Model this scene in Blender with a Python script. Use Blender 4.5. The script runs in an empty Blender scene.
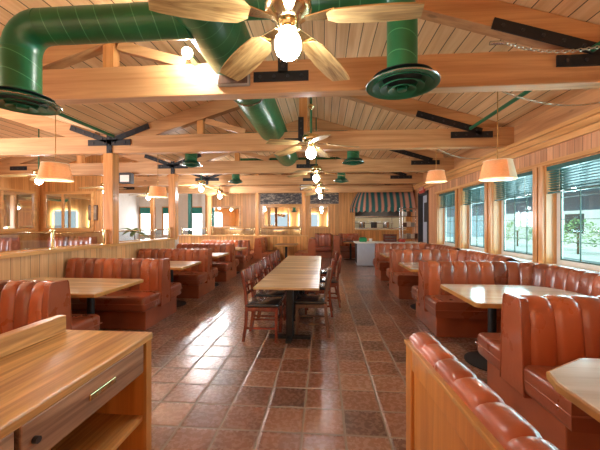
import bpy, bmesh, math, random
from mathutils import Vector, Matrix
R = random.Random(7)
PI = math.pi
C = bpy.context.scene.collection
sc = bpy.context.scene

# ------------------------------------------------------------------ camera, world, exposure
cam = bpy.data.objects.new('camera', bpy.data.cameras.new('camera')); C.objects.link(cam)
cam.location = (0, 0, 1.5)
cam.rotation_euler = (PI/2, 0, math.atan(24/315))
cam.data.sensor_width = 36; cam.data.lens = 315/600*36
cam.data.shift_y = -1.5/600
cam.data.clip_start = 0.02
sc.camera = cam
sc.view_settings.view_transform = 'Standard'; sc.view_settings.look = 'None'
sc.view_settings.gamma = 1; sc.view_settings.use_curve_mapping = False
sc.view_settings.exposure = 1.12
world = bpy.data.worlds.new('sky'); sc.world = world; world.use_nodes = True
bg = world.node_tree.nodes['Background']
bg.inputs[0].default_value = (0.74, 0.90, 1.0, 1); bg.inputs[1].default_value = 0.5
GLOBE = 48.0

def area_light(name, loc, rot, sx, sy, power, col=(1, .96, .9)):
    l = bpy.data.lights.new(name, 'AREA'); l.shape = 'RECTANGLE'; l.size = sx; l.size_y = sy
    l.energy = power; l.color = col
    o = bpy.data.objects.new(name, l); C.objects.link(o); o.location = loc; o.rotation_euler = rot
    return o
# fill lamps added to brighten the room from its unseen front and left side
for x in (-7.6, -4.6, -1.6, 1.4):
    area_light('front_fill_lamp', (x, -3.45, 1.7), (math.radians(-90), PI, 0), 1.9, 1.5, 250, (.86, .94, 1))
area_light('side_fill_lamp', (-9.32, 2.6, 1.7), (0, math.radians(-90), 0), 1.5, 3.6, 320, (.93, .97, 1))

for i, y in enumerate((2.83, 4.35, 5.82, 7.27, 8.77)):
    area_light('right_window_daylight', (4.1, y, 1.5), (0, math.radians(90), 0), 1.1, 1.2, 30, (.88, .95, 1))
area_light('far_left_window_daylight', (-7.2, 15.2, 1.6), (math.radians(90), 0, PI), 4.0, 1.5, 35, (.93, .97, 1))

sun = bpy.data.lights.new('sun', 'SUN'); sun.energy = 4.0; sun.angle = .02; sun.color = (1, .97, .92)
so = bpy.data.objects.new('sun', sun); C.objects.link(so); so.rotation_euler = (0, math.radians(-48), math.radians(12))

# ------------------------------------------------------------------ materials
def srgb(r, g, b):
    f = lambda c: c/12.92 if c <= .04045 else ((c+.055)/1.055)**2.4
    return (f(r/255), f(g/255), f(b/255), 1)
def newmat(name):
    m = bpy.data.materials.new(name); m.use_nodes = True
    nt = m.node_tree; return m, nt, nt.nodes['Principled BSDF']
def nd(nt, t, **k):
    n = nt.nodes.new(t)
    for a, v in k.items(): setattr(n, a, v)
    return n
def setin(nt, n, i, v):
    if hasattr(v, 'links') or isinstance(v, bpy.types.NodeSocket): nt.links.new(v, n.inputs[i])
    else: n.inputs[i].default_value = v
def mth(nt, op, a, b=None, c=None):
    n = nd(nt, 'ShaderNodeMath', operation=op)
    setin(nt, n, 0, a)
    if b is not None: setin(nt, n, 1, b)
    if c is not None: setin(nt, n, 2, c)
    return n.outputs[0]
def mixc(nt, f, a, b, bt='MIX'):
    n = nd(nt, 'ShaderNodeMix', data_type='RGBA', blend_type=bt)
    setin(nt, n, 0, f); setin(nt, n, 6, a); setin(nt, n, 7, b)
    return n.outputs[2]
def ramp(nt, f, cols):
    n = nd(nt, 'ShaderNodeValToRGB'); e = n.color_ramp.elements
    while len(e) < len(cols): e.new(.5)
    for i, (p, c) in enumerate(cols): e[i].position = p; e[i].color = c
    nt.links.new(f, n.inputs[0]); return n.outputs[0]
def coords(nt, rand=True):
    tc = nd(nt, 'ShaderNodeTexCoord'); v = tc.outputs['Object']
    if rand:
        oi = nd(nt, 'ShaderNodeObjectInfo')
        m = nd(nt, 'ShaderNodeVectorMath', operation='ADD')
        k = mth(nt, 'MULTIPLY', oi.outputs['Random'], 37.0)
        nt.links.new(v, m.inputs[0]); nt.links.new(k, m.inputs[1]); return v, m.outputs[0]
    return v, v
def noise(nt, v, scale, detail=3, dist=0.0, sc3=(1, 1, 1)):
    mp = nd(nt, 'ShaderNodeMapping'); nt.links.new(v, mp.inputs[0]); mp.inputs['Scale'].default_value = sc3
    n = nd(nt, 'ShaderNodeTexNoise'); nt.links.new(mp.outputs[0], n.inputs['Vector'])
    n.inputs['Scale'].default_value = scale; n.inputs['Detail'].default_value = detail; n.inputs['Distortion'].default_value = dist
    return n.outputs['Fac']
def bump(nt, bs, h, strength=.3, dist=.01):
    b = nd(nt, 'ShaderNodeBump'); b.inputs['Strength'].default_value = strength; b.inputs['Distance'].default_value = dist
    nt.links.new(h, b.inputs['Height']); nt.links.new(b.outputs[0], bs.inputs['Normal'])
def simple(name, col, rough=.5, metal=0, coat=0, var=.12, nscale=8, spec=None):
    m, nt, bs = newmat(name); v, vr = coords(nt)
    n = noise(nt, vr, nscale)
    d = tuple(c*(1-var) for c in col[:3])+(1,); l = tuple(min(1, c*(1+var)) for c in col[:3])+(1,)
    nt.links.new(ramp(nt, n, [(.3, d), (.7, l)]), bs.inputs['Base Color'])
    bs.inputs['Roughness'].default_value = rough; bs.inputs['Metallic'].default_value = metal
    bs.inputs['Coat Weight'].default_value = coat
    if spec is not None: bs.inputs['Specular IOR Level'].default_value = spec
    return m
def wood(name, dark, light, axis='X', rough=.42, boards=None, knots=False, coat=0, grain=1.0, seamcol=.25, bvar=.34):
    m, nt, bs = newmat(name); v, vr = coords(nt)
    ax = 'XYZ'.index(axis)
    s3 = [9*grain]*3; s3[ax] = .55*grain
    vv = vr
    sep = nd(nt, 'ShaderNodeSeparateXYZ'); nt.links.new(v, sep.inputs[0])
    rnd = None
    if boards:
        bax, bw, sf = boards
        q = mth(nt, 'DIVIDE', sep.outputs['XYZ'.index(bax)], bw)
        fl = mth(nt, 'FLOOR', q); fr = mth(nt, 'FRACT', q)
        wn = nd(nt, 'ShaderNodeTexWhiteNoise', noise_dimensions='1D'); nt.links.new(fl, wn.inputs['W'])
        rnd = wn.outputs['Value']
        off = nd(nt, 'ShaderNodeVectorMath', operation='ADD'); nt.links.new(vr, off.inputs[0])
        nt.links.new(mth(nt, 'MULTIPLY', rnd, 23.0), off.inputs[1]); vv = off.outputs[0]
    n1 = noise(nt, vv, 1.0, 4, 1.2, s3)
    s4 = [60*grain]*3; s4[ax] = 1.6*grain
    n2 = noise(nt, vv, 1.0, 2, .3, s4)
    f = mth(nt, 'ADD', mth(nt, 'MULTIPLY', n1, .78), mth(nt, 'MULTIPLY', n2, .22))
    col = ramp(nt, f, [(.34, dark), (.62, light)])
    if knots:
        vo = nd(nt, 'ShaderNodeTexVoronoi'); mp = nd(nt, 'ShaderNodeMapping'); nt.links.new(vv, mp.inputs[0])
        k3 = [3.2]*3; k3[ax] = 1.3; mp.inputs['Scale'].default_value = k3
        nt.links.new(mp.outputs[0], vo.inputs['Vector']); vo.inputs['Scale'].default_value = 1
        kf = ramp(nt, vo.outputs['Distance'], [(.05, (1, 1, 1, 1)), (.1, (0, 0, 0, 1))])
        col = mixc(nt, mth(nt, 'MULTIPLY', kf, .55), col, tuple(c*.3 for c in dark[:3])+(1,))
    if boards:
        hsv = nd(nt, 'ShaderNodeHueSaturation'); nt.links.new(col, hsv.inputs['Color'])
        nt.links.new(mth(nt, 'MULTIPLY_ADD', rnd, bvar, 1-bvar/2), hsv.inputs['Value']); col = hsv.outputs[0]
        seam = mth(nt, 'LESS_THAN', fr, sf)
        col = mixc(nt, seam, col, tuple(c*seamcol for c in dark[:3])+(1,))
        bump(nt, bs, mth(nt, 'SUBTRACT', 1.0, seam), .4, .004)
    else:
        bump(nt, bs, n2, .08, .004)
    nt.links.new(col, bs.inputs['Base Color'])
    bs.inputs['Roughness'].default_value = rough; bs.inputs['Coat Weight'].default_value = coat
    bs.inputs['Coat Roughness'].default_value = .15
    return m
def emit(name, col, strength):
    m, nt, bs = newmat(name)
    bs.inputs['Base Color'].default_value = col
    bs.inputs['Emission Color'].default_value = col; bs.inputs['Emission Strength'].default_value = strength
    return m

def mk_leather():
    m, nt, bs = newmat('red_brown_leather'); v, vr = coords(nt)
    at = nd(nt, 'ShaderNodeAttribute'); at.attribute_name = 'channel'
    n = noise(nt, vr, 5, 4)
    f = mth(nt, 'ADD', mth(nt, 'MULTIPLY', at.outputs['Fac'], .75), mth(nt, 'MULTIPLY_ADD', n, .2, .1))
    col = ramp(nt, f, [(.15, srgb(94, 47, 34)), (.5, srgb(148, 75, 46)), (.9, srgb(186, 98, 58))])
    nt.links.new(col, bs.inputs['Base Color'])
    nt.links.new(ramp(nt, n, [(.3, (.24,)*3+(1,)), (.7, (.38,)*3+(1,))]), bs.inputs['Roughness'])
    bs.inputs['Coat Weight'].default_value = .4; bs.inputs['Coat Roughness'].default_value = .14
    n2 = noise(nt, vr, 14, 3)
    bump(nt, bs, n2, .25, .01)
    return m
def mk_tile():
    m, nt, bs = newmat('terracotta_tile'); v, vr = coords(nt, False)
    W = .3048
    nz = noise(nt, v, 7, 2)
    sep = nd(nt, 'ShaderNodeSeparateXYZ'); nt.links.new(v, sep.inputs[0])
    wob = mth(nt, 'MULTIPLY', mth(nt, 'SUBTRACT', nz, .5), .03)
    qx = mth(nt, 'ADD', mth(nt, 'DIVIDE', mth(nt, 'ADD', sep.outputs[0], .46), W), wob)
    qy = mth(nt, 'ADD', mth(nt, 'DIVIDE', mth(nt, 'SUBTRACT', sep.outputs[1], 2.25), W), wob)
    cell = nd(nt, 'ShaderNodeCombineXYZ')
    nt.links.new(mth(nt, 'FLOOR', qx), cell.inputs[0]); nt.links.new(mth(nt, 'FLOOR', qy), cell.inputs[1])
    wn = nd(nt, 'ShaderNodeTexWhiteNoise', noise_dimensions='2D'); nt.links.new(cell.outputs[0], wn.inputs['Vector'])
    def edge(q):
        f = mth(nt, 'FRACT', q); return mth(nt, 'MINIMUM', f, mth(nt, 'SUBTRACT', 1.0, f))
    e = mth(nt, 'MINIMUM', edge(qx), edge(qy))
    grout = mth(nt, 'LESS_THAN', e, .03)
    n1 = noise(nt, v, 4.5, 4, .2); n3 = noise(nt, v, 26, 3, 0)
    f = mth(nt, 'ADD', mth(nt, 'MULTIPLY', wn.outputs['Value'], .45), mth(nt, 'ADD', mth(nt, 'MULTIPLY', n1, .42), mth(nt, 'MULTIPLY', n3, .14)))
    col = ramp(nt, f, [(.25, srgb(92, 66, 54)), (.45, srgb(128, 86, 66)), (.62, srgb(150, 102, 78)), (.85, srgb(168, 132, 108))])
    col = mixc(nt, grout, col, srgb(146, 132, 116))
    nt.links.new(col, bs.inputs['Base Color'])
    ro = mth(nt, 'ADD', mth(nt, 'MULTIPLY', n3, .3), mth(nt, 'MULTIPLY', grout, .3))
    nt.links.new(mth(nt, 'ADD', ro, .12), bs.inputs['Roughness'])
    bs.inputs['Specular IOR Level'].default_value = .6
    nt.links.new(mth(nt, 'MULTIPLY_ADD', grout, -.85, .9), bs.inputs['Coat Weight']); bs.inputs['Coat Roughness'].default_value = .28
    h = mth(nt, 'ADD', ramp(nt, e, [(0, (0, 0, 0, 1)), (.07, (1, 1, 1, 1))]), mth(nt, 'ADD', mth(nt, 'MULTIPLY', n1, .7), mth(nt, 'MULTIPLY', n3, .1)))
    bump(nt, bs, h, .5, .012)
    return m
def mk_duct(name, wts):
    m, nt, bs = newmat(name); v, vr = coords(nt, False)
    sep = nd(nt, 'ShaderNodeSeparateXYZ'); nt.links.new(v, sep.inputs[0])
    q = mth(nt, 'ADD', mth(nt, 'MULTIPLY', sep.outputs[0], wts[0]), mth(nt, 'ADD', mth(nt, 'MULTIPLY', sep.outputs[1], wts[1]), mth(nt, 'MULTIPLY', sep.outputs[2], wts[2])))
    seam = mth(nt, 'LESS_THAN', mth(nt, 'FRACT', mth(nt, 'DIVIDE', q, .15)), .05)
    n = noise(nt, v, 4)
    col = mixc(nt, seam, ramp(nt, n, [(.3, srgb(26, 88, 50)), (.7, srgb(38, 108, 64))]), srgb(72, 138, 92))
    nt.links.new(col, bs.inputs['Base Color']); bs.inputs['Roughness'].default_value = .34
    bump(nt, bs, seam, .5, .004)
    return m
def mk_stripe():
    m, nt, bs = newmat('striped_awning_canvas')
    at = nd(nt, 'ShaderNodeAttribute'); at.attribute_name = 'channel'
    v, vr = coords(nt); n = noise(nt, vr, 30)
    c = mixc(nt, at.outputs['Fac'], srgb(52, 116, 112), srgb(226, 164, 138))
    c = mixc(nt, mth(nt, 'MULTIPLY', n, .2), c, srgb(30, 50, 50))
    nt.links.new(c, bs.inputs['Base Color']); bs.inputs['Roughness'].default_value = .8
    return m
def mk_shade():
    m, nt, bs = newmat('tan_lamp_fabric'); v, vr = coords(nt)
    n = noise(nt, vr, 40, 2, 0, (1, 1, 4))
    col = ramp(nt, n, [(.3, srgb(222, 174, 128)), (.7, srgb(236, 194, 148))])
    tr = nd(nt, 'ShaderNodeBsdfTranslucent'); nt.links.new(col, tr.inputs[0])
    nt.links.new(col, bs.inputs['Base Color']); bs.inputs['Roughness'].default_value = .9
    mx = nd(nt, 'ShaderNodeMixShader'); mx.inputs[0].default_value = .3
    nt.links.new(bs.outputs[0], mx.inputs[1]); nt.links.new(tr.outputs[0], mx.inputs[2])
    nt.links.new(mx.outputs[0], nt.nodes['Material Output'].inputs[0])
    return m
def mk_glass(name, tint, rough=.02, refl=.12):
    m, nt, bs = newmat(name)
    t = nd(nt, 'ShaderNodeBsdfTransparent'); t.inputs[0].default_value = tint
    g = nd(nt, 'ShaderNodeBsdfGlossy'); g.inputs['Roughness'].default_value = rough
    fr = nd(nt, 'ShaderNodeLayerWeight'); fr.inputs[0].default_value = .5
    f4 = mth(nt, 'POWER', fr.outputs['Facing'], 4.0)
    mx = nd(nt, 'ShaderNodeMixShader'); nt.links.new(mth(nt, 'MULTIPLY_ADD', f4, .5, refl*.4), mx.inputs[0])
    nt.links.new(t.outputs[0], mx.inputs[1]); nt.links.new(g.outputs[0], mx.inputs[2])
    nt.links.new(mx.outputs[0], nt.nodes['Material Output'].inputs[0])
    return m
def mk_foliage():
    m, nt, bs = newmat('leaf_green'); v, vr = coords(nt)
    n = noise(nt, vr, 9, 3)
    nt.links.new(ramp(nt, n, [(.3, srgb(60, 105, 55)), (.7, srgb(150, 180, 110))]), bs.inputs['Base Color'])
    bs.inputs['Roughness'].default_value = .6
    return m
def mk_chalk():
    m, nt, bs = newmat('chalkboard'); v, vr = coords(nt)
    n = noise(nt, vr, 3.2, 4, .3, (1.6, 1, 4)); n2 = noise(nt, vr, 16, 4, 1.0, (1, 1, 2))
    f = mth(nt, 'MULTIPLY', n, n2)
    nt.links.new(ramp(nt, f, [(.16, srgb(66, 64, 66)), (.27, srgb(112, 104, 98)), (.36, srgb(196, 180, 160))]), bs.inputs['Base Color'])
    bs.inputs['Roughness'].default_value = .7
    return m

M = {}
M['leather'] = mk_leather()
M['tile'] = mk_tile()
M['beamX'] = wood('fir_beam', srgb(174, 122, 76), srgb(206, 158, 108), 'X', .5, knots=True)
M['beamY'] = wood('fir_plate', srgb(176, 120, 76), srgb(208, 154, 104), 'Y', .5, knots=True)
M['beamZ'] = wood('fir_post', srgb(186, 118, 62), srgb(222, 160, 98), 'Z', .28, coat=.4)
M['roof'] = wood('ceiling_planks', srgb(218, 172, 122), srgb(240, 204, 156), 'Y', .55, boards=('X', .165, .06), seamcol=.12, bvar=.12, grain=.7)
M['panelR'] = wood('shiplap', srgb(188, 128, 88), srgb(216, 160, 116), 'Z', .5, boards=('Y', .13, .06), seamcol=.4)
M['panelL'] = wood('tongue_and_groove', srgb(208, 150, 98), srgb(234, 186, 134), 'Z', .4, boards=('Y', .14, .05), seamcol=.45)
M['panelF'] = wood('knotty_pine', srgb(196, 132, 70), srgb(226, 164, 96), 'Z', .4, boards=('X', .13, .06), seamcol=.4)
M['trimY'] = wood('honey_trim_long', srgb(196, 136, 76), srgb(232, 176, 112), 'Y', .3, coat=.4)
M['trimX'] = wood('honey_trim_cross', srgb(196, 136, 76), srgb(230, 174, 108), 'X', .3, coat=.4)
M['trimZ'] = wood('honey_trim_upright', srgb(184, 122, 66), srgb(224, 164, 102), 'Z', .32, coat=.35)
M['oakY'] = wood('oak_long', srgb(150, 100, 48), srgb(226, 178, 110), 'Y', .33, coat=.15, grain=1.8)
M['oakX'] = wood('oak_cross', srgb(186, 128, 66), srgb(222, 168, 102), 'X', .25, coat=.5, grain=1.5)
M['oakZ'] = wood('oak_upright', srgb(166, 98, 38), srgb(202, 132, 62), 'Z', .3, coat=.4, grain=1.4)
M['oak_worn'] = wood('worn_oak', srgb(126, 92, 70), srgb(200, 160, 126), 'Y', .4, grain=1.6)
M['table_wood'] = wood('worn_table_plank', srgb(150, 116, 74), srgb(226, 196, 150), 'X', .3, coat=.35, boards=('Y', .18, .03), seamcol=.55)
M['marble'] = wood('polished_laminate', srgb(200, 180, 154), srgb(238, 228, 212), 'X', .1, coat=.8, grain=.5)
M['mahogany'] = wood('mahogany', srgb(88, 34, 24), srgb(132, 56, 38), 'Z', .25, coat=.5)
M['walnut'] = wood('walnut', srgb(66, 44, 36), srgb(104, 72, 56), 'Z', .3, coat=.4)
M['blade'] = wood('oak_blade', srgb(128, 94, 50), srgb(206, 172, 112), 'X', .4, grain=2.2)
M['black_vinyl'] = simple('black_vinyl', srgb(40, 42, 48), .25, coat=.4)
M['black_iron'] = simple('black_iron', srgb(30, 30, 33), .5, spec=.4)
M['bolt'] = simple('bolt_steel', srgb(64, 64, 68), .4, .6)
M['ductX'] = mk_duct('green_duct_cross', (1, .3, .35)); M['ductY'] = mk_duct('green_duct_long', (.35, 1, .3)); M['ductZ'] = mk_duct('green_duct_drop', (.3, .3, 1))
M['green'] = simple('green_enamel', srgb(26, 100, 66), .35, coat=.15)
M['dark_green'] = simple('dark_green_paint', srgb(16, 62, 46), .4)
M['teal'] = simple('teal_paint', srgb(20, 122, 112), .4)
M['blind'] = simple('teal_slat', srgb(18, 88, 84), .35, coat=.2)
M['brass'] = simple('brass', srgb(214, 194, 146), .22, 1)
M['steel'] = simple('stainless', srgb(196, 198, 200), .25, 1)
M['nickel'] = simple('nickel_chain', srgb(190, 180, 160), .3, .9)
M['chrome_black'] = simple('dark_slot', srgb(18, 20, 20), .5)
M['white_wall'] = simple('white_plaster', srgb(226, 220, 212), .8, var=.03)
M['white_paint'] = simple('white_paint', srgb(232, 228, 220), .45, var=.04)
M['grey_panel'] = simple('grey_panel', srgb(186, 192, 204), .45, var=.04)
M['grey_box'] = simple('grey_enamel', srgb(150, 142, 130), .5)
M['red'] = simple('red_sign', srgb(186, 70, 58), .5)
M['mirror'] = simple('mirror_glass', srgb(222, 226, 224), .02, 1, var=.01)
M['glass'] = mk_glass('window_glass', (.74, .92, .93, 1), .02, .1)
M['low_glass'] = mk_glass('screen_glass', (.86, .93, .97, 1), .03, .4)
M['globe'] = emit('glowing_globe', (.97, .98, 1, 1), GLOBE)
M['flood'] = emit('flood_bulb', (1, .97, .92, 1), 230)
M['bulb'] = emit('warm_bulb', (1, .84, .62, 1), 14)
M['strip'] = emit('kitchen_lamp', (1, .9, .7, 1), 9)
M['shade'] = mk_shade()
M['shade_trim'] = simple('cream_trim', srgb(240, 224, 190), .6)
M['awning'] = mk_stripe()
M['leaf'] = mk_foliage()
M['chalk'] = mk_chalk()
M['paving'] = simple('pale_paving', srgb(196, 196, 190), .9, var=.08, nscale=2)
M['stucco'] = simple('outside_stucco', srgb(188, 182, 176), .9, var=.05)
M['canopy'] = simple('patio_canopy', srgb(172, 178, 200), .8, var=.05)
M['bark'] = simple('bark', srgb(96, 74, 56), .8)
M['terra_pot'] = simple('dark_pot', srgb(70, 60, 54), .6)
M['picture'] = simple('faded_print', srgb(150, 130, 108), .5, var=.5, nscale=6)
M['kitchen_tile'] = simple('kitchen_white', srgb(220, 206, 180), .4, var=.1, nscale=3)
M['dark'] = simple('dark_recess', srgb(52, 48, 48), .6)
M['edge'] = simple('oak_edging', srgb(186, 132, 70), .3, coat=.4)
M['kick'] = simple('red_brown_kick', srgb(158, 84, 52), .38, coat=.2, var=.18, nscale=4)
M['apple_green'] = simple('green_plastic', srgb(36, 132, 78), .4)

# ------------------------------------------------------------------ mesh helpers
class MB:
    def __init__(s): s.b = bmesh.new(); s.ch = None; s.curved = False
    def box(s, x0, x1, y0, y1, z0, z1, bev=0, seg=2):
        vs = [s.b.verts.new(p) for p in ((x0,y0,z0),(x1,y0,z0),(x1,y1,z0),(x0,y1,z0),(x0,y0,z1),(x1,y0,z1),(x1,y1,z1),(x0,y1,z1))]
        fs = [s.b.faces.new([vs[i] for i in f]) for f in ((3,2,1,0),(4,5,6,7),(0,1,5,4),(1,2,6,5),(2,3,7,6),(3,0,4,7))]
        if bev:
            if seg > 2: s.curved = True
            es = list({e for f in fs for e in f.edges})
            bmesh.ops.bevel(s.b, geom=es, offset=bev, segments=seg, profile=.5, affect='EDGES')
        return s
    def prism(s, poly, a0, a1, axis='Z', bev=0, seg=2):
        def P(u, v, a): return {'Z': (u, v, a), 'X': (a, u, v), 'Y': (u, a, v)}[axis]
        lo = [s.b.verts.new(P(u, v, a0)) for u, v in poly]; hi = [s.b.verts.new(P(u, v, a1)) for u, v in poly]
        n = len(poly); fs = [s.b.faces.new(lo[::-1]), s.b.faces.new(hi)]
        for i in range(n): fs.append(s.b.faces.new((lo[i], lo[(i+1) % n], hi[(i+1) % n], hi[i])))
        if bev:
            if seg > 2: s.curved = True
            es = list({e for f in fs[:2] for e in f.edges})
            bmesh.ops.bevel(s.b, geom=es, offset=bev, segments=seg, profile=.5, affect='EDGES')
        return s
    def beam(s, p0, p1, w, h, up=(0, 0, 1)):
        p0 = Vector(p0); p1 = Vector(p1); d = (p1-p0).normalized(); u = Vector(up)
        a = d.cross(u).normalized(); u = a.cross(d).normalized()
        vs = []
        for p in (p0, p1):
            for i, j in ((-1,-1),(1,-1),(1,1),(-1,1)): vs.append(s.b.verts.new(p+a*(w/2*i)+u*(h/2*j)))
        for f in ((0,1,2,3),(7,6,5,4),(0,4,5,1),(1,5,6,2),(2,6,7,3),(3,7,4,0)): s.b.faces.new([vs[i] for i in f])
        return s
    def tube(s, pts, r, seg=10, cap=True):
        s.curved = True
        pts = [Vector(p) for p in pts]; n = len(pts)
        rs = r if isinstance(r, (list, tuple)) else [r]*n
        t0 = (pts[1]-pts[0]).normalized()
        ref = Vector((0, 0, 1)) if abs(t0.z) < .9 else Vector((1, 0, 0))
        nrm = t0.cross(ref).normalized(); rings = []
        for i in range(n):
            t = ((pts[min(i+1, n-1)]-pts[i]).normalized()+(pts[i]-pts[max(i-1, 0)]).normalized())
            t = t.normalized() if t.length > 1e-6 else t0
            nrm = (nrm-t*nrm.dot(t)).normalized(); bi = t.cross(nrm)
            rings.append([s.b.verts.new(pts[i]+(nrm*math.cos(2*PI*k/seg)+bi*math.sin(2*PI*k/seg))*rs[i]) for k in range(seg)])
        for i in range(n-1):
            for k in range(seg):
                s.b.faces.new((rings[i][k], rings[i][(k+1) % seg], rings[i+1][(k+1) % seg], rings[i+1][k]))
        if cap: s.b.faces.new(rings[0][::-1]); s.b.faces.new(rings[-1])
        return s
    def lathe(s, prof, c=(0, 0, 0), seg=24, closed=False):
        s.curved = True
        c = Vector(c); rings = []
        for r, z in prof:
            if r < 1e-5: rings.append([s.b.verts.new(c+Vector((0, 0, z)))])
            else: rings.append([s.b.verts.new(c+Vector((r*math.cos(2*PI*k/seg), r*math.sin(2*PI*k/seg), z))) for k in range(seg)])
        prs = list(zip(rings, rings[1:]))
        if closed: prs.append((rings[-1], rings[0]))
        for a, b in prs:
            for k in range(seg):
                k2 = (k+1) % seg
                if len(a) == 1 and len(b) == 1: continue
                if len(a) == 1: s.b.faces.new((a[0], b[k], b[k2]))
                elif len(b) == 1: s.b.faces.new((a[k], a[k2], b[0]))
                else: s.b.faces.new((a[k], a[k2], b[k2], b[k]))
        return s
    def sphere(s, c, r, seg=20, rings=12, sz=1):
        return s.lathe([(r*math.sin(PI*i/rings), -r*sz*math.cos(PI*i/rings)) for i in range(rings+1)], c, seg)
    def torus(s, c, R_, r, mat3=None, seg=10, sub=5):
        s.curved = True
        pts = []
        c = Vector(c); rings = []
        for i in range(seg):
            a = 2*PI*i/seg; ring = []
            for j in range(sub):
                b = 2*PI*j/sub
                p = Vector(((R_[0]+r*math.cos(b))*math.cos(a), (R_[1]+r*math.cos(b))*math.sin(a), r*math.sin(b)))
                ring.append(s.b.verts.new(c+(mat3 @ p if mat3 else p)))
            rings.append(ring)
        for i in range(seg):
            for j in range(sub):
                s.b.faces.new((rings[i][j], rings[i][(j+1) % sub], rings[(i+1) % seg][(j+1) % sub], rings[(i+1) % seg][j]))
        return s
    def grid(s, rows, ch=None, close_ends=False):
        s.curved = True
        if ch is not None and s.ch is None: s.ch = s.b.verts.layers.float.new('channel')
        vs = []
        for i, row in enumerate(rows):
            vr = []
            for p in row:
                v = s.b.verts.new(p)
                if ch is not None: v[s.ch] = ch[i]
                vr.append(v)
            vs.append(vr)
        for a, b in zip(vs, vs[1:]):
            for k in range(len(a)-1): s.b.faces.new((a[k], a[k+1], b[k+1], b[k]))
        if close_ends:
            s.b.faces.new(vs[0]); s.b.faces.new(vs[-1][::-1])
        return s
    def build(s, name, mat, parent=None, angle=None, recalc=True):
        if recalc: bmesh.ops.recalc_face_normals(s.b, faces=s.b.faces)
        me = bpy.data.meshes.new(name); s.b.to_mesh(me); s.b.free()
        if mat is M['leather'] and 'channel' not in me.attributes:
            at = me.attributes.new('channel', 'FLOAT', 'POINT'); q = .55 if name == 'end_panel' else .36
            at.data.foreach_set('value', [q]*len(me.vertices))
        me.materials.append(mat)
        me.shade_smooth()
        try: me.set_sharp_from_angle(angle=math.radians(angle or (50 if s.curved else 17)))
        except Exception: pass
        o = bpy.data.objects.new(name, me); C.objects.link(o)
        if parent is not None: o.parent = parent
        return o
def tag(o, label, cat, group=None):
    o['label'] = label; o['category'] = cat
    if group: o['group'] = group
    return o
def thing(name, label, cat, loc=(0, 0, 0), rz=0, group=None):
    o = bpy.data.objects.new(name, None); C.objects.link(o); o.empty_display_size = .1
    o.location = loc; o.rotation_euler = (0, 0, rz)
    return tag(o, label, cat, group)
def struct(name, mb, mat, parent=None, **k):
    o = mb.build(name, mat, parent, **k)
    if parent is None: o['kind'] = 'structure'
    return o
def dup(root, label, loc, rz=None, group=None):
    r = root.copy(); C.objects.link(r); r.location = loc; r['label'] = label
    if rz is not None: r.rotation_euler = (0, 0, rz)
    if group: r['group'] = group
    for ch in list(root.children):
        c = ch.copy(); C.objects.link(c); c.parent = r
        for g in list(ch.children):
            d = g.copy(); C.objects.link(d); d.parent = c
    return r

# ------------------------------------------------------------------ the room
XR, XP, XL, XRIDGE = 3.3, -4.05, -9.4, -.375
TIE0, TIE1 = 2.83, 3.16
EAVE, SL = 3.16, .31
ZR = EAVE+(XR-XRIDGE)*SL
XL_R = (XP+XL)/2; ZL_R = EAVE+(XP-XL_R)*SL
Y0, YF, YW = -3.6, 14.5, 15.4
struct('floor', MB().box(-9.6, 4.2, Y0, 15.6, -.1, 0), M['tile'])
# roof planes: two gables that meet over the row of posts
def roofz(x):
    if x >= XP: return ZR-abs(x-XRIDGE)*SL
    return ZL_R-abs(x-XL_R)*SL
cb = MB(); t = .06
pts = [(4.2, roofz(4.2)), (XRIDGE, ZR), (XP, EAVE), (XL_R, ZL_R), (-9.6, roofz(-9.6))]
cb.prism(pts+[(x, z+t) for x, z in pts[::-1]], Y0, 15.6, 'Y')
struct('ceiling', cb, M['roof'])

WIN = [(2.2, 3.46), (3.72, 4.98), (5.21, 6.44), (6.70, 7.83), (8.15, 9.38)]
ZS, ZH = .90, 2.36
# right wall: piers, apron, header, with real window openings
rw = MB()
rw.box(XR, XR+.2, Y0, 11.4, 0, ZS-.04).box(XR, XR+.2, Y0, 10.3, ZH, 2.83)
rw.box(XR, XR+.2, 10.3, 11.4, 2.5, 2.83)
ys = [Y0]+[q for w in WIN for q in w]+[10.3]
for a, b in zip(ys[::2], ys[1::2]): rw.box(XR, XR+.2, a, b, ZS-.04, ZH)
rw.box(XR, XR+.2, 11.28, 11.4, ZS-.04, 2.5)
struct('wall_right', rw, M['panelR'])
struct('wall_kitchen', MB().box(3.95, 4.15, 11.4, 15.4, 0, 3.1).box(3.3, 4.15, 11.38, 11.42, 0, 3.1), M['panelR'])
struct('trim_1', MB().box(XR-.04, XR+.2, Y0, 11.4, 2.83, 3.16), M['beamY'])          # wall plate
tr = MB().box(XR-.16, XR, Y0, 11.4, 2.78, 2.835).box(XR-.11, XR, Y0, 11.4, 2.70, 2.78).box(XR-.05, XR, Y0, 11.4, 2.62, 2.70)
struct('trim_2', tr, M['trimY'])                                                    # stepped moulding
struct('trim_3', MB().box(XR-.14, XR+.16, Y0, 9.6, ZS-.045, ZS), M['white_paint'])  # window ledge
struct('trim_4', MB().box(XR-.03, XR, Y0, 9.62, ZH, ZH+.06), M['trimY'])
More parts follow.
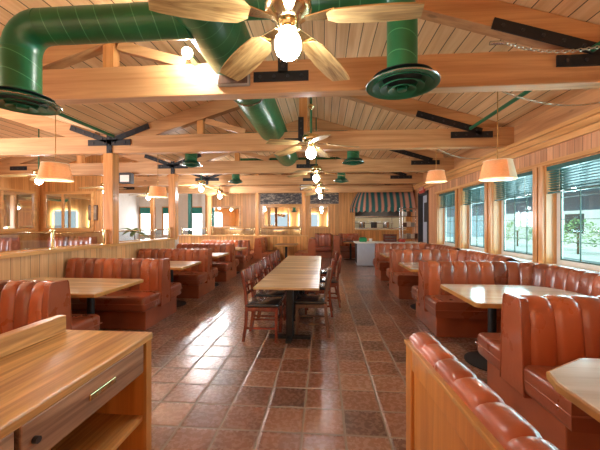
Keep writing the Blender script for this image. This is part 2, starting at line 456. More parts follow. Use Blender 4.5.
for i, (a, b) in enumerate(WIN):
    f = MB()
    for y in (a, b):
        s = -1 if y == a else 1
        f.box(XR-.035, XR, min(y, y+s*.1), max(y, y+s*.1), ZS-.04, ZH)               # casing
        f.box(XR, XR+.2, min(y, y-s*.02), max(y, y-s*.02), ZS, ZH)                   # reveal
    f.box(XR+.02, XR+.2, a, b, ZH-.02, ZH)
    w = struct('window_%d' % (i+1), f, M['trimZ'])
    g = MB(); x0, x1 = XR+.15, XR+.185
    g.box(x0, x1, a+.02, a+.10, ZS, ZH-.02).box(x0, x1, b-.10, b-.02, ZS, ZH-.02).box(x0, x1, a+.1, b-.1, ZS, ZS+.07).box(x0, x1, a+.1, b-.1, ZH-.09, ZH-.02)
    g.build('window_sash', M['white_paint'], w)
    gb = MB(); x0, x1 = XR+.145, XR+.16
    gb.box(x0, x1, a+.10, a+.112, ZS+.07, ZH-.1).box(x0, x1, b-.112, b-.10, ZS+.07, ZH-.1).box(x0, x1, a+.1, b-.1, ZS+.07, ZS+.09)
    for k in (1, 2): y = a+.1+(b-a-.2)*k/3; gb.box(x0, x1, y-.004, y+.004, ZS+.08, ZH-.1)
    for z in (1.24, 1.56, 1.88): gb.box(x0, x1, a+.1, b-.1, z-.004, z+.004)
    gb.build('muntin_bars', M['dark_green'], w)
    MB().box(XR+.164, XR+.170, a+.08, b-.08, ZS+.05, ZH-.05).build('window_pane', M['glass'], w)
# door at the end of the right wall (opening with dark frame and a half-open steel door)
df = MB().box(XR-.03, XR+.2, 10.24, 10.32, 0, 2.56).box(XR-.03, XR+.2, 11.2, 11.28, 0, 2.56).box(XR-.03, XR+.2, 10.24, 11.28, 2.46, 2.56)
d1 = struct('door_1', df, M['dark'])
MB().box(XR+.12, XR+.17, 10.34, 11.2, .01, 2.45).build('door_leaf', M['grey_panel'], d1)
MB().box(XR+.09, XR+.13, 10.5, 11.0, 1.55, 2.2).build('door_window', M['dark'], d1)
MB().tube([(XR+.08, 10.42, 1.0), (XR+.08, 10.42, 1.25)], .015).build('door_handle', M['steel'], d1)

# far wall with the kitchen pass-through
fw = MB(); PX0, PX1, PZ0, PZ1 = 1.4, 3.7, 1.22, 2.25
fw.box(-5.6, PX0, YF, YF+.15, 0, 3.2).box(PX1, 4.2, YF, YF+.15, 0, 3.2).box(PX0, PX1, YF, YF+.15, 0, PZ0).box(PX0, PX1, YF, YF+.15, PZ1, 3.2)
fw.prism([(XP-1.5, 3.2), (4.2, 3.2), (4.0, roofz(4.0)), (XRIDGE, ZR), (XP, EAVE), (XP-1.5, 3.5)], YF, YF+.15, 'Y')
struct('wall_far', fw, M['panelF'])
struct('trim_5', MB().box(PX0-.08, PX1+.08, YF-.05, YF, PZ0-.05, PZ0).box(PX0-.08, PX0, YF-.05, YF, PZ0, PZ1), M['trimX'])
struct('wall_kitchen_back', MB().box(-0.2, 4.2, 16.6, 16.7, 0, 3).box(PX0-.4, PX0-.3, YF+.15, 16.6, 0, 3).box(4.1, 4.2, YF+.15, 16.6, 0, 3).box(-.2, 4.2, YF+.15, 16.7, 3, 3.1), M['kitchen_tile'])
struct('wall_far_left', MB().box(XL-.2, XL, 9.9, 15.4, 0, 3.2).box(XL-.2, -5.6, YW, YW+.15, 0, 3.6).box(-5.75, -5.6, YF, YW, 0, 3.4), M['white_wall'])
struct('wall_left', MB().box(XL-.2, XL, 4.5, 9.9, 0, 3.2).box(XL-.2, XL, Y0, .7, 0, 3.2).box(XL-.2, XL, .7, 4.5, 0, .9).box(XL-.2, XL, .7, 4.5, 2.5, 3.2).box(XL, -7.2, 9.75, 9.9, 0, 3.2).prism([(XL, 3.2), (-7.2, 3.2), (-7.2, roofz(-7.2)), (XL_R-.8, roofz(XL_R-.8))], 9.75, 9.9, 'Y'), M['panelF'])
fb = MB().box(XL-.2, XR+.2, Y0-.15, Y0, 0, .9).box(XL-.2, XR+.2, Y0-.15, Y0, 2.5, 3.2)
for a, b in ((XL-.2, -8.6), (-6.6, -5.6), (-3.6, -2.6), (-.6, .4), (2.4, XR+.2)): fb.box(a, b, Y0-.15, Y0, .9, 2.5)
fb.prism([(XL, 3.2), (XR, 3.2), (XRIDGE, ZR), (XP, 3.25), (XL_R, ZL_R)], Y0-.15, Y0, 'Y')
struct('wall_front', fb, M['panelF'])
# low partition walls with honey wood caps
struct('wall_half_left', MB().box(XP-.14, XP, -1.0, 8.3, 0, 1.06), M['panelL'])
struct('trim_6', MB().box(XP-.19, XP+.05, -1.0, 8.36, 1.06, 1.115, .008), M['trimY'])
struct('wall_half_far', MB().box(-5.7, -.68, 12.0, 12.14, 0, 1.0), M['panelF'])
struct('trim_7', MB().box(-5.75, -.62, 11.95, 12.19, 1.0, 1.05, .008), M['trimX'])

# ------------------------------------------------------------------ trusses
tl = ['first roof truss, overhead nearest, its tie beam passing behind the round green diffuser',
      'second roof truss from the front, standing on the nearer left post',
      'third roof truss from the front, standing on the farther left post',
      'fourth roof truss from the front, seen low over the middle of the room',
      'last roof truss, just in front of the far panelled wall']
_b = MB().tube([(0, -.006, 0), (0, -.016, 0)], .018, 6).build('bolt', M['bolt']); BOLT = _b.data; bpy.data.objects.remove(_b)
YT = [3.25, 5.75, 8.25, 10.75, 13.25]
for i, (y, l) in enumerate(zip(YT, tl)):
    t = thing('roof_truss', l, 'roof truss', (0, y, 0), 0, 'timber roof trusses')
    MB().box(XL, XR-.04, -.075, .075, TIE0, TIE1, .006, 1).build('tie_beam', M['beamX'], t)
    h = .27
    def rafter(xa, xb):
        za, zb = roofz(xa)-.006, roofz(xb)-.006
        return MB().prism([(xa, za-h), (xb, zb-h), (xb, zb), (xa, za)], -.07, .07, 'Y')
    for xa, xb in ((XR-.3, XRIDGE), (XP+.3, XRIDGE), (XP-.3, XL_R), (XL+.3, XL_R)):
        MB_ = rafter(xa, xb); MB_.build('rafter', M['beamX'], t)
    for x in (XRIDGE, XL_R):
        MB().box(x-.075, x+.075, -.06, .06, TIE1, roofz(x)-h).build('king_post', M['beamZ'], t)
    for x in (-2.3, XP):
        MB().box(x-.06, x+.06, -.05, .05, TIE1, max(TIE1+.02, roofz(x)-h)).build('web_post', M['beamZ'], t)
    MB().beam((-2.2, 0, roofz(-2.2)-h-.05), (-1.45, 0, TIE1+.03), .08, .1).build('web_brace', M['beamX'], t)
    yf = -.085
    # flat black strap plates on the near face
    def strap(p0, p1, w, nb):
        b = MB().beam((p0[0], yf, p0[1]), (p1[0], yf, p1[1]), w, .014, (0, 1, 0))
        o = b.build('strap_plate', M['black_iron'], t)
        for k in range(nb):
            q = (k+.5)/nb; x = p0[0]+(p1[0]-p0[0])*q; z = p0[1]+(p1[1]-p0[1])*q
            bo = bpy.data.objects.new('bolt', BOLT); C.objects.link(bo); bo.parent = o; bo.location = (x, yf, z)
    strap((1.62, 3.43), (2.72, 3.09), .11, 6); strap((2.2, 3.04), (2.9, 3.04), .11, 4)
    strap((XRIDGE-.34, 2.99), (XRIDGE+.22, 2.99), .10, 4); strap((XRIDGE-.04, 3.02), (XRIDGE-.04, 3.42), .10, 3)
    strap((XP-.42, 3.03), (XP+.42, 3.03), .11, 4); strap((XP, 2.80), (XP, 3.3), .10, 4)
    strap((XP+.05, 3.07), (XP+.78, 3.33), .10, 4); strap((XP-.05, 3.07), (XP-.78, 3.33), .10, 4)
    strap((XP-.5-4.2, 3.04), (XP-4.2, 3.04), .11, 3)

pl = [('nearer honey wood post on the left low wall, black strap at its head', XP-.02, 5.75, 1.115, .19),
      ('farther honey wood post at the end of the left low wall', XP-.02, 8.25, 1.115, .19),
      ('honey wood post at the far low wall, leftmost of the posts there', -4.48, 12.07, 1.05, .13),
      ('honey wood post on the far low wall between two mirrors', -2.58, 12.07, 1.05, .13),
      ('honey wood post at the right end of the far low wall', -.78, 12.07, 1.05, .13),
      ('honey wood post in the left room behind the potted palm', -7.0, 12.4, 0, .13)]
for l, x, y, z0, w in pl:
    o = MB().box(-w/2, w/2, -w/2, w/2, z0, TIE0 if y != 12.07 else 3.0, .008).build('wooden_post', M['beamZ'])
    o.location = (x, y, 0); tag(o, l, 'post', 'posts holding up the roof')
for y in (12.07,):
    o = MB().box(-5.7, XR, -.07, .07, 2.68, 2.95, .006, 1).build('ceiling_beam', M['beamX']); o.location = (0, y, 0)
    tag(o, 'low crossbeam resting on the posts of the far low wall', 'beam')

# ------------------------------------------------------------------ ducts
tk = thing('air_duct', 'large green trunk duct running the length of the ceiling', 'duct', (-.95, 0, 3.24))
MB().tube([(0, -1.0, 0), (0, 9.3, 0)], .25, 28).build('duct_pipe', M['ductY'], tk)
def ring_y(y, r):
    b = MB(); mt = Matrix.Rotation(PI/2, 3, 'X')
    b.torus((0, y, 0), (r, r), .016, mt, 28, 6); return b
for y in (1.3, 3.9, 6.6): ring_y(y, .252).build('duct_collar', M['steel'], tk)
MB().lathe([(.0, .0), (.25, .0), (.25, .05), (.0, .12)], (0, 0, 0), 28).build('end_cap', M['green'], tk).matrix_local = Matrix.Translation((0, 9.3, 0)) @ Matrix.Rotation(-PI/2, 4, 'X')
def branch(label, y, xd, r, zb, zt, k):
    s = 1 if xd > -.95 else -1
    root = thing('duct_branch', label, 'duct', (xd, y, 0), 0, 'green branch ducts with round diffusers')
    x0 = -.95-xd+s*(.12 if zt < 3.2 else .235); rb = r*1.5
    pts = [(x0, 0, zt), (-s*rb, 0, zt)]
    MB().tube(pts, r, 28).build('duct_pipe', M['ductX'], root)
    el = [(-s*(rb-rb*math.sin(a)), 0, zt-rb*(1-math.cos(a))) for a in [PI/2*k/8 for k in range(9)]]
    MB().tube(el, r*1.012, 28).build('duct_elbow', M['green'], root)
    MB().tube([(0, 0, zt-rb), (0, 0, zb+.06)], r, 28).build('duct_drop', M['ductZ'], root)
    d = MB().lathe([(r*.99, .10), (r*1.1, .07), (.17*k, .03), (.225*k, .005), (.225*k, -.012), (.2*k, -.012), (.15*k, .03), (r*.98, .06)], (0, 0, zb), 36, True)
    di = d.build('diffuser', M['green'], root)
    c = MB()
    for q, zz in ((.165, -.015), (.115, -.03), (.065, -.045)):
        c.lathe([((q+.022)*k, zz), ((q+.022)*k, zz+.006), ((q-.02)*k, zz+.03), ((q-.02)*k, zz+.024)], (0, 0, zb), 32, True)
    c.lathe([(0, -.05), (.03*k, -.045), (.03*k, -.02), (0, -.01)], (0, 0, zb), 20)
    c.build('louvre_rings', M['green'], di)
    MB().lathe([(0, .045), (.19*k, .045), (.19*k, .05), (0, .05)], (0, 0, zb), 28).build('dark_throat', M['chrome_black'], di)
    MB().torus((0, 0, zb-.004), (.225*k, .225*k), .006, None, 36, 6).build('diffuser_rim', M['steel'], di)
branch('green branch duct dropping to the large round diffuser right of the nearest fan', 2.4, .58, .11, 2.535, 3.2, 1.16)
branch('large green branch duct at upper left, bending down to a round diffuser', 2.45, -2.52, .135, 2.505, 3.13, 1.2)
branch('green duct drop right of centre, behind the second roof truss', 6.35, .58, .12, 2.72, 3.24, .96)
branch('green duct drop left of centre, behind the second roof truss', 6.35, -2.75, .12, 2.72, 3.24, .96)
branch('smallest green duct drop right of centre, near the far wall', 8.8, .48, .11, 2.68, 3.24, .88)
branch('smallest green duct drop left of centre, near the far wall', 8.8, -2.5, .11, 2.68, 3.24, .88)
for x, y0, y1, z, l in ((-3.85, 2.4, 5.5, 3.1, 'thin green pipe under the left eave running to the nearer post'), (2.52, .5, 5.64, 3.14, 'thin green pipe under the right side of the roof, above the hanging lamps')):
    o = MB().tube([(0, y0, 0), (0, y1, 0)], .028, 12).build('green_pipe', M['green']); o.location = (x, 0, z); tag(o, l, 'pipe')

# ------------------------------------------------------------------ fans
def make_fan(label, loc, rz):
    t = thing('ceiling_fan', label, 'ceiling fan', loc, rz, 'brass ceiling fans with a glowing globe')
    # origin at the globe's centre
    MB().sphere((0, 0, 0), .071, 28, 16, 1.1).build('globe', M['globe'], t)
    MB().lathe([(.0, .13), (.05, .13), (.055, .105), (.045, .09), (.052, .075), (.0, .07)], (0, 0, 0), 24).build('light_fitter', M['brass'], t)
    MB().lathe([(0, .27), (.05, .27), (.11, .25), (.125, .22), (.125, .185), (.105, .16), (.07, .14), (.06, .13), (0, .13)], (0, 0, 0), 32).build('motor_housing', M['brass'], t)
    rod = MB().tube([(0, 0, .27), (0, 0, 1.32)], .014, 10).build('downrod', M['green'], t)
    MB().lathe([(.0, .33), (.03, .33), (.045, .30), (.02, .265), (0, .265)], (0, 0, .35), 20).build('rod_coupling', M['brass'], rod)
    for x in (.05, -.035): MB().tube([(x, -.05, .13), (x, -.06, -.02), (x, -.06, -.12)], .0022, 5).build('pull_chain', M['brass'], t)
    for k in range(5):
        a = math.radians(30)-k*2*PI/5
        b = MB(); n = 10; rows = []
        for i in range(n+1):
            u = i/n; x = .21+.46*u
            w = .066+.02*math.sin(PI*min(1, u*.9)) if u < .97 else .08
            if u == 0: w = .035
            if i == n: w = .068
            z = .115-.045*u
            tl_ = .16
            rows.append([(x, -w, z-w*tl_), (x, w, z+w*tl_), (x, w, z+w*tl_+.008), (x, -w, z-w*tl_+.008), (x, -w, z-w*tl_)])
        b.grid(rows); b.b.faces.new([v for v in list(b.b.verts)[:4]]); b.b.faces.new([v for v in list(b.b.verts)[-5:-1]])
        bmesh.ops.remove_doubles(b.b, verts=b.b.verts, dist=1e-5)
        o = b.build('blade', M['blade'], t, angle=30); o.rotation_euler = (0, 0, PI/2-a)
        ir = MB().prism([(.09, -.018), (.17, -.03), (.25, -.045), (.27, 0), (.25, .045), (.17, .03), (.09, .018)], .125, .133, 'Z', .003, 1)
        ir.build('blade_iron', M['brass'], o)
    return t
fan = make_fan('nearest ceiling fan, its large oak blades filling the top of the picture', (-.19, 1.66, 2.445), .04)
for l, p, rz in (('second ceiling fan down the room, in front of the second roof truss', (-.18, 4.4, 2.48), .2),
           ('third ceiling fan down the room, in front of the third roof truss', (-.17, 6.85, 2.48), .5),
           ('fourth ceiling fan down the middle of the room', (-.16, 9.55, 2.5), .1),
           ('farthest ceiling fan down the middle, near the chalkboards', (-.13, 11.5, 2.48), .35),
           ('ceiling fan in the left room at the far left, over the corner mirrors', (-6.62, 6.85, 2.48), .2),
           ('ceiling fan in the left room just left of the nearer post', (-6.7, 9.2, 2.48), .15),
           ('ceiling fan in the left room behind the far hanging lamp', (-6.72, 11.6, 2.48), .4),
           ('ceiling fan just right of the farther left post', (-3.75, 9.4, 2.55), .2),
           ('small distant ceiling fan over the far low wall, left of centre', (-3.85, 11.4, 2.5), .4)):
    dup(fan, l, p, rz)

for o in [o for o in C.objects if o.name.startswith('ceiling_fan') and o.location.x < -3 and o.location.x > -5]:
    l = bpy.data.lights.new('floor_glare_light', 'POINT'); l.energy = 46; l.color = (.94, .97, 1); l.shadow_soft_size = .1  # extra point light added under the globe to strengthen the floor glare
    q = bpy.data.objects.new('floor_glare_light', l); C.objects.link(q); q.parent = o; q.location = (0, 0, -.2)

# flood lamp and boxes on the first beam
t = thing('flood_lamp', 'blazing flood lamp on the first beam, left of the nearest fan', 'lamp', (-1.33, 3.12, 3.165))
MB().sphere((0, -.14, 0), .05, 20, 12).build('bulb', M['flood'], t)
MB().tube([(0, .055, 0), (0, -.11, 0)], .03, 16).build('socket', M['steel'], t)
t = thing('junction_box', 'grey box on the first beam beneath the left blade of the nearest fan', 'electrical box', (-.92, 3.175, 2.96))
MB().box(-.17, .17, -.05, 0, -.06, .06, .012).build('housing', M['grey_box'], t)
MB().box(-.15, .15, -.056, -.05, -.045, .045, .003).build('cover_plate', M['walnut'], t)
t = thing('wall_speaker', 'small white and black box speaker on the third beam, right of the nearer post', 'speaker', (-5.18, 8.17, 2.66))
MB().box(-.28, .05, -.16, 0, -.09, .20, .012).build('cabinet', M['dark'], t)
MB().box(-.24, .01, -.17, -.16, -.05, .13, .004).build('front_grille', M['white_paint'], t)
t = thing('clock_sign', 'small framed black and white sign hung under the fourth roof truss', 'sign', (-.62, 10.76, 2.72))
MB().box(-.2, .2, -.03, 0, -.09, .11, .006).build('frame', M['dark'], t)
MB().box(-.17, .17, -.036, -.03, -.06, .08).build('face', M['white_paint'], t)

# chains
def chain_pts(p0, p1, sag, n):
    p0 = Vector(p0); p1 = Vector(p1)
    return [p0.lerp(p1, k/n)-Vector((0, 0, sag*4*(k/n)*(1-k/n))) for k in range(n+1)]
def chain(mb, pts, big=.016, r=.0032):
    for i, (a, b) in enumerate(zip(pts, pts[1:])):
        d = (b-a).normalized(); ref = Vector((0, 0, 1)) if abs(d.z) < .9 else Vector((1, 0, 0))
        n = d.cross(ref).normalized(); m = n.cross(d)
        if i % 2: n, m = m, -n
        m3 = Matrix((d, n, m)).transposed()
        mb.torus((a+b)/2, ((b-a).length*.62, big*.55), r, m3, 10, 5)
    return mb
ct = thing('swag_chain', 'long nickel chain swagged across the first beam at upper right', 'chain', (1.66, 3.06, 3.16))
chain(MB(), chain_pts((0, 0, .02), (.62, 0, -.08), .035, 18)+chain_pts((.62, 0, -.08), (1.4, 0, .1), .03, 22)[1:], .022, .005).build('links', M['nickel'], ct)
MB().tube([(-.12, 0, .02), (0, 0, .02)], .018, 10).build('ceiling_hook', M['steel'], ct)

# ------------------------------------------------------------------ pendant lamps
def make_pendant(label, loc, top, hook):
    t = thing('pendant_lamp', label, 'lamp', loc, 0, 'hanging lamps with tan drum shades')
    # origin: centre of the shade's lower rim
    r0, r1, h = .182, .14, .2
    s = MB().lathe([(r0, 0), (r1, h), (r1-.004, h), (r0-.004, 0)], (0, 0, 0), 40, True).build('lamp_shade', M['shade'], t)
    MB().torus((0, 0, .004), (r0, r0), .006, None, 40, 6).build('rim_trim', M['shade_trim'], s)
    MB().torus((0, 0, h), (r1, r1), .005, None, 40, 6).build('rim_trim', M['shade_trim'], s)
    MB().sphere((0, 0, .09), .035, 16, 10).build('bulb', M['bulb'], t)
    MB().tube([(0, 0, .12), (0, 0, .19)], .018, 12).build('socket', M['brass'], t)
    sp = MB()
    for k in range(3):
        a = k*2*PI/3; sp.tube([(0, 0, .2), (r1*math.cos(a), r1*math.sin(a), h)], .003, 5)
    sp.build('spider', M['brass'], t)
    MB().tube([(0, 0, .18), (0, 0, top)], .005, 6).build('cord', M['brass'], t)
    if hook is not None:
        hx, hy, hz = hook
        hk = MB().lathe([(0, 0), (.035, 0), (.045, .012), (.045, .03), (0, .035)], (0, 0, 0), 16).build('hook', M['steel'], t)
        hk.matrix_local = Matrix.Translation((hx, hy, hz)) @ Matrix.Rotation(-PI/2, 4, 'Y')
        chain(MB(), chain_pts((0, 0, top), (hx-.03, hy, hz), .10, 22), .016, .004).build('chain', M['nickel'], t)
    return t
p1 = make_pendant('right hanging lamp nearest the camera, tan shade with painted light, over a curved booth', (1.92, 3.65, 1.99), 1.0, (1.34, .25, .92))
make_pendant('right hanging lamp farther away, over the second curved booth', (2.05, 5.95, 2.26), .62, (1.21, .5, .55))
make_pendant('left hanging lamp nearest the camera, in front of the corner mirrors', (-3.28, 3.62, 2.03), roofz(-3.2)-2.03, None)
make_pendant('left hanging lamp farther away, between the two left posts', (-3.25, 5.95, 2.02), roofz(-3.25)-2.02, None)
pm = MB(); rows = []  # window light on one side of the shade, put in as pale colour
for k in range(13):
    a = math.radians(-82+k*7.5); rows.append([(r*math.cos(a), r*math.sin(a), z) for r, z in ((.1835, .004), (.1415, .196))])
pm.grid(rows).build('lit_side_panel', M['shade_trim'], p1)['label'] = 'window-lit side of the shade, painted as a cream panel'
for o in [o for o in C.objects if o.name.startswith('pendant_lamp')]:
    l = bpy.data.lights.new('pendant_glow', 'POINT'); l.energy = 4; l.color = (1, .88, .72); l.shadow_soft_size = .03
    q = bpy.data.objects.new('pendant_glow', l); C.objects.link(q); q.parent = o; q.location = (0, 0, .045)

# ------------------------------------------------------------------ blinds
bl = [None, 'teal slatted blind on the nearest right window, lowered a third', 'teal slatted blind on the second right window from the camera',
      'teal slatted blind on the third right window from the camera', 'teal slatted blind on the farthest right window']
for i, (a, b) in enumerate(WIN):
    if not i: continue
    t = thing('window_blind', bl[i], 'blind', (XR+.05, (a+b)/2, ZH-.02), 0, 'teal blinds at the windows')
    hw = (b-a)/2-.03
    MB().box(-.05, .03, -hw, hw, -.06, 0, .004).build('head_rail', M['blind'], t)
    s = MB(); n = 8
    for k in range(n):
        z = -.088-k*.037
        s.beam((-.01, -hw+.01, z), (-.01, hw-.01, z), .047, .004, (.42, 0, 1))
    s.build('slats', M['blind'], t)
    MB().box(-.035, .015, -hw, hw, -.40, -.375, .004).build('bottom_rail', M['blind'], t)
    c = MB()
    for y in (-hw*.6, hw*.6): c.tube([(-.04, y, -.05), (-.04, y, -.38)], .002, 5)
    c.build('ladder_cord', M['shade_trim'], t)

# ------------------------------------------------------------------ booths
PROF = [(.145, .47), (.148, .55), (.138, .68), (.125, .80), (.112, .875), (.09, .92), (.055, .943), (.02, .95), (.0, .948), (-.012, .93)]
def tuft(path, prof, cw=.148, bulge=.02, per=8, seed=1):
    """path: [(x, y, nx, ny)] dense polyline with face normals; returns an MB of padded channels."""
    rr = random.Random(seed)
    L = [0]
    for a, b in zip(path, path[1:]): L.append(L[-1]+math.hypot(b[0]-a[0], b[1]-a[1]))
    n = max(1, round(L[-1]/cw)); rows = []; chv = []
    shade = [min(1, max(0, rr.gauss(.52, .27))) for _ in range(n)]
    def at(s):
        k = 0
        while k < len(L)-2 and L[k+1] < s: k += 1
        q = (s-L[k])/max(1e-9, L[k+1]-L[k]); a, b = path[k], path[k+1]
        v = [a[i]+(b[i]-a[i])*q for i in range(4)]; m = math.hypot(v[2], v[3]) or 1
        return v[0], v[1], v[2]/m, v[3]/m
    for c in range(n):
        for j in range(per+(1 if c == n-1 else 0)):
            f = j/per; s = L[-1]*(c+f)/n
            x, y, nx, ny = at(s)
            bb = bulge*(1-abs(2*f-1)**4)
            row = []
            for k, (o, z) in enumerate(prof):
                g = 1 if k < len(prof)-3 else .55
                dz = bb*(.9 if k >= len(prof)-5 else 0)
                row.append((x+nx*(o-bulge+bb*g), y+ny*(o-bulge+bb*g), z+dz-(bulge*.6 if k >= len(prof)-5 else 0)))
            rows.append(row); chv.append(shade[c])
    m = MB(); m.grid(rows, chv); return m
def straight(x0, x1, y, ny, n=10): return [(x0+(x1-x0)*k/n, y, 0, ny) for k in range(n+1)]
def cushion(x0, x1, y0, y1):
    return MB().box(x0, x1, y0, y1, .272, .485, .05, 4)
def piping(x0, x1, y0, y1, z):
    return MB().tube([(x0, y0, z), (x1, y0, z), (x1, y1, z), (x0, y1, z), (x0, y0, z)], .006, 6)
def booth(label, group, ax, yd, dr, L, curved=0, front=True, back=True, seed=1, top=.95):
    t = thing('booth_bench', label, 'booth', (ax, yd, 0), 0, group)
    X = lambda x: x*dr
    def bx(m, x0, x1, y0, y1, z0, z1, b=0, s=2): return m.box(min(X(x0), X(x1)), max(X(x0), X(x1)), y0, y1, z0, z1, b, s)
    yb0 = -.47 if front else -.15; yb1 = .47 if back else .15
    m = bx(MB(), .02, L, yb0, yb1, 0, .285, .006, 1)
    if curved: bx(m, L-.6, L, -curved, yb0, 0, .285)
    m.build('base', M['kick'], t)
    zt = top-.95
    prof = [(o, z+(zt if z > .5 else 0)) for o, z in PROF]
    if front:
        if curved:
            x0, x1 = sorted((X(.0), X(L-.05)))
            s = MB().prism([(-.03, -.58), (L-.6, -.58), (L-.6, -curved), (L, -curved), (L, -.1), (-.03, -.1)], .272, .485, 'Z', .045, 4).build('seat', M['leather'], t)
        else:
            s = cushion(*sorted((X(-.03), X(L))), -.58, -.1).build('seat', M['leather'], t)
        piping(X(-.029), X(L-.05), -.581, -.11, .38).build('piping', M['kick'], s)
    if back:
        s = cushion(*sorted((X(-.03), X(L if not curved else L-.35))), .1, .58).build('seat', M['leather'], t)
        piping(X(-.029), X(L-.36), .581, .11, .38).build('piping', M['kick'], s)
    if curved:
        r = .5; w = L-.13
        path = straight(.02, w-r, 0, -1, 8)
        for k in range(1, 9):
            a = PI/2*k/8; path.append((w-r+r*math.sin(a), -r+r*math.cos(a), -math.sin(a), -math.cos(a)))
        for k in range(1, 9): path.append((w, -r-(curved-r)*k/8, -1, 0))
        tuft(path, prof, .185, seed=seed).build('backrest', M['leather'], t)
        rp = [(x, y, -nx, -ny) for x, y, nx, ny in path]
        tuft(rp, [(o*.62 if i > 0 else o*.62, z) for i, (o, z) in enumerate(prof)] if not back else prof, .185, seed=seed+50).build('backrest', M['leather'], t)
    else:
        if front: tuft(straight(X(.02), X(L), 0, -1), prof, seed=seed).build('backrest', M['leather'], t)
        else: MB().box(min(X(.02), X(L)), max(X(.02), X(L)), -.1, 0, .02, top-.01, .02).build('back_panel', M['kick'], t)
        if back: tuft(straight(X(.02), X(L), 0, 1), prof, seed=seed+50).build('backrest', M['leather'], t)
        else: MB().box(min(X(.02), X(L)), max(X(.02), X(L)), 0, .1, .02, top-.01, .02).build('back_panel', M['kick'], t)
    # tapering padded end panel that faces the aisle
    e = MB().prism([(-.15, .25), (.15, .25), (.12, .80), (.102, top-.02), (.088, top), (-.088, top), (-.102, top-.02), (-.12, .80)], X(-.034), X(.03), 'X', .01, 2)
    eo = e.build('end_panel', M['leather'], t)
    MB().tube([(X(-.035), -.15, .26), (X(-.035), -.12, .80), (X(-.035), -.102, top-.02), (X(-.035), -.088, top-.003), (X(-.035), .088, top-.003), (X(-.035), .102, top-.02), (X(-.035), .12, .80), (X(-.035), .15, .26)], .006, 6).build('piping', M['kick'], eo)
    return t
GR = 'curved red leather booths under the right windows'
YR = [2.52, 4.75, 6.85, 8.85]
for i, (y, l, cv) in enumerate(zip(YR, ['nearest right booth divider, red leather, seats on both sides, close to camera',
                            'second right booth, curved red leather back beneath the hanging lamp',
                            'third right booth, curved red leather back farther up the aisle',
                            'farthest right booth, curved red leather back by the kitchen counter'], (1.5, 1.62, 1.5, 1.4))):
    booth(l, GR, 1.46, y, 1, 1.7, cv, seed=i+1)
GL = 'straight red leather booths along the left low wall'
for i, (y, l) in enumerate(zip((2.8, 4.72, 6.6, 8.4, 10.15), ['nearest left booth divider, behind the oak host stand', 'second left booth divider from the camera, beside the low wooden wall',
                            'third left booth divider from the camera', 'fourth left booth divider from the camera', 'farthest left booth divider, standing beyond the low wall'])):
    booth(l, GL, -2.53 if i == 0 else -2.48, y, -1, 1.53 if i else 1.48, seed=i+20)
# benches that stand at right angles against the far low wall
GF = 'red booths by the far walls'
def turned(label, x, y, seed, L=1.1, front=True, back=True, rz=PI/2, top=.98):
    o = booth(label, GF, x, y, 1, L, 0, front, back, seed, top); o.rotation_euler = (0, 0, rz); return o
turned('red booth divider against the far low wall, left of the dining tables', -2.3, 10.88, 41)
turned('red booth divider at the right end of the far low wall', -.42, 10.88, 42, 1.1, False, True)
turned('narrow red divider standing between the two red benches at the far wall', .5, 12.75, 43, 1.6, False, False, top=1.0)
booth('red bench against the far wall, nearer the low wall', GF, -.37, 14.3, 1, .70, 0, True, False, 44, 1.05)
booth('red bench against the far wall, next to the kitchen counter', GF, .69, 14.3, 1, .85, 0, True, False, 45, 1.05)

# ------------------------------------------------------------------ tables
def slab(outline, z0, z1, mb=None): return (mb or MB()).prism(outline, z0, z1, 'Z', .006, 2)
def rrect(x0, x1, y0, y1, rs, n=6):
    """rs: corner radii for (x0,y0),(x1,y0),(x1,y1),(x0,y1)"""
    out = []
    for (cx, cy, a0), r in zip(((x0, y0, PI), (x1, y0, 1.5*PI), (x1, y1, 0), (x0, y1, .5*PI)), rs):
        sx = 1 if cx == x0 else -1; sy = 1 if cy == y0 else -1
        if r < 1e-4: out.append((cx, cy)); continue
        for k in range(n+1):
            a = a0+PI/2*k/n; out.append((cx+sx*r+r*math.cos(a), cy+sy*r+r*math.sin(a)))
    return out
def offset(poly, d):
    n = len(poly); out = []
    cx = sum(p[0] for p in poly)/n; cy = sum(p[1] for p in poly)/n
    for i in range(n):
        p0, p1, p2 = Vector(poly[i-1]), Vector(poly[i]), Vector(poly[(i+1) % n])
        e1 = (p1-p0).normalized(); e2 = (p2-p1).normalized(); nn = Vector((e1.y+e2.y, -e1.x-e2.x))
        if nn.length < 1e-6: nn = Vector((e1.y, -e1.x))
        nn.normalize(); out.append(tuple(p1+nn*d))
    return out
def booth_table(label, group, cx, cy, outline, topmat, pedx=None, name='booth_table', cat='table'):
    t = thing(name, label, cat, (cx, cy, 0), 0, group)
    slab(outline, .715, .752).build('tabletop', topmat, t)
    slab(offset(outline, .012), .708, .748).build('table_edging', M['edge'], t)
    for px in (pedx or [0]):
        MB().lathe([(0, .028), (.05, .028), (.042, .06), (.042, .68), (.12, .70), (.12, .707), (0, .707)], (px, 0, 0), 20).build('pedestal', M['black_iron'], t)
        MB().lathe([(0, 0), (.27, 0), (.27, .012), (.2, .022), (.05, .032), (0, .032)], (px, 0, 0), 28).build('pedestal_base', M['black_iron'], t)
    return t
o2 = rrect(-.67, .62, -.47, .47, (.03, .3, .42, .03), 8)
booth_table('glossy table of the second right booth, rounded end to the window', 'tables of the right booths', 2.11, 3.55, o2, M['marble'], [-.3])
o1 = [(-.66, -.35), (-.52, -.5), (.6, -.5), (.66, -.2), (.66, .3), (.5, .42), (-.33, .42), (-.62, .24), (-.66, .12)]
booth_table('pale glossy table at the right edge of the picture, with a clipped corner', 'tables of the right booths', 1.76, 1.45, o1, M['marble'], [.1])
booth_table('small-looking table of the third right booth', 'tables of the right booths', 2.11, 5.75, o2, M['marble'], [-.3])
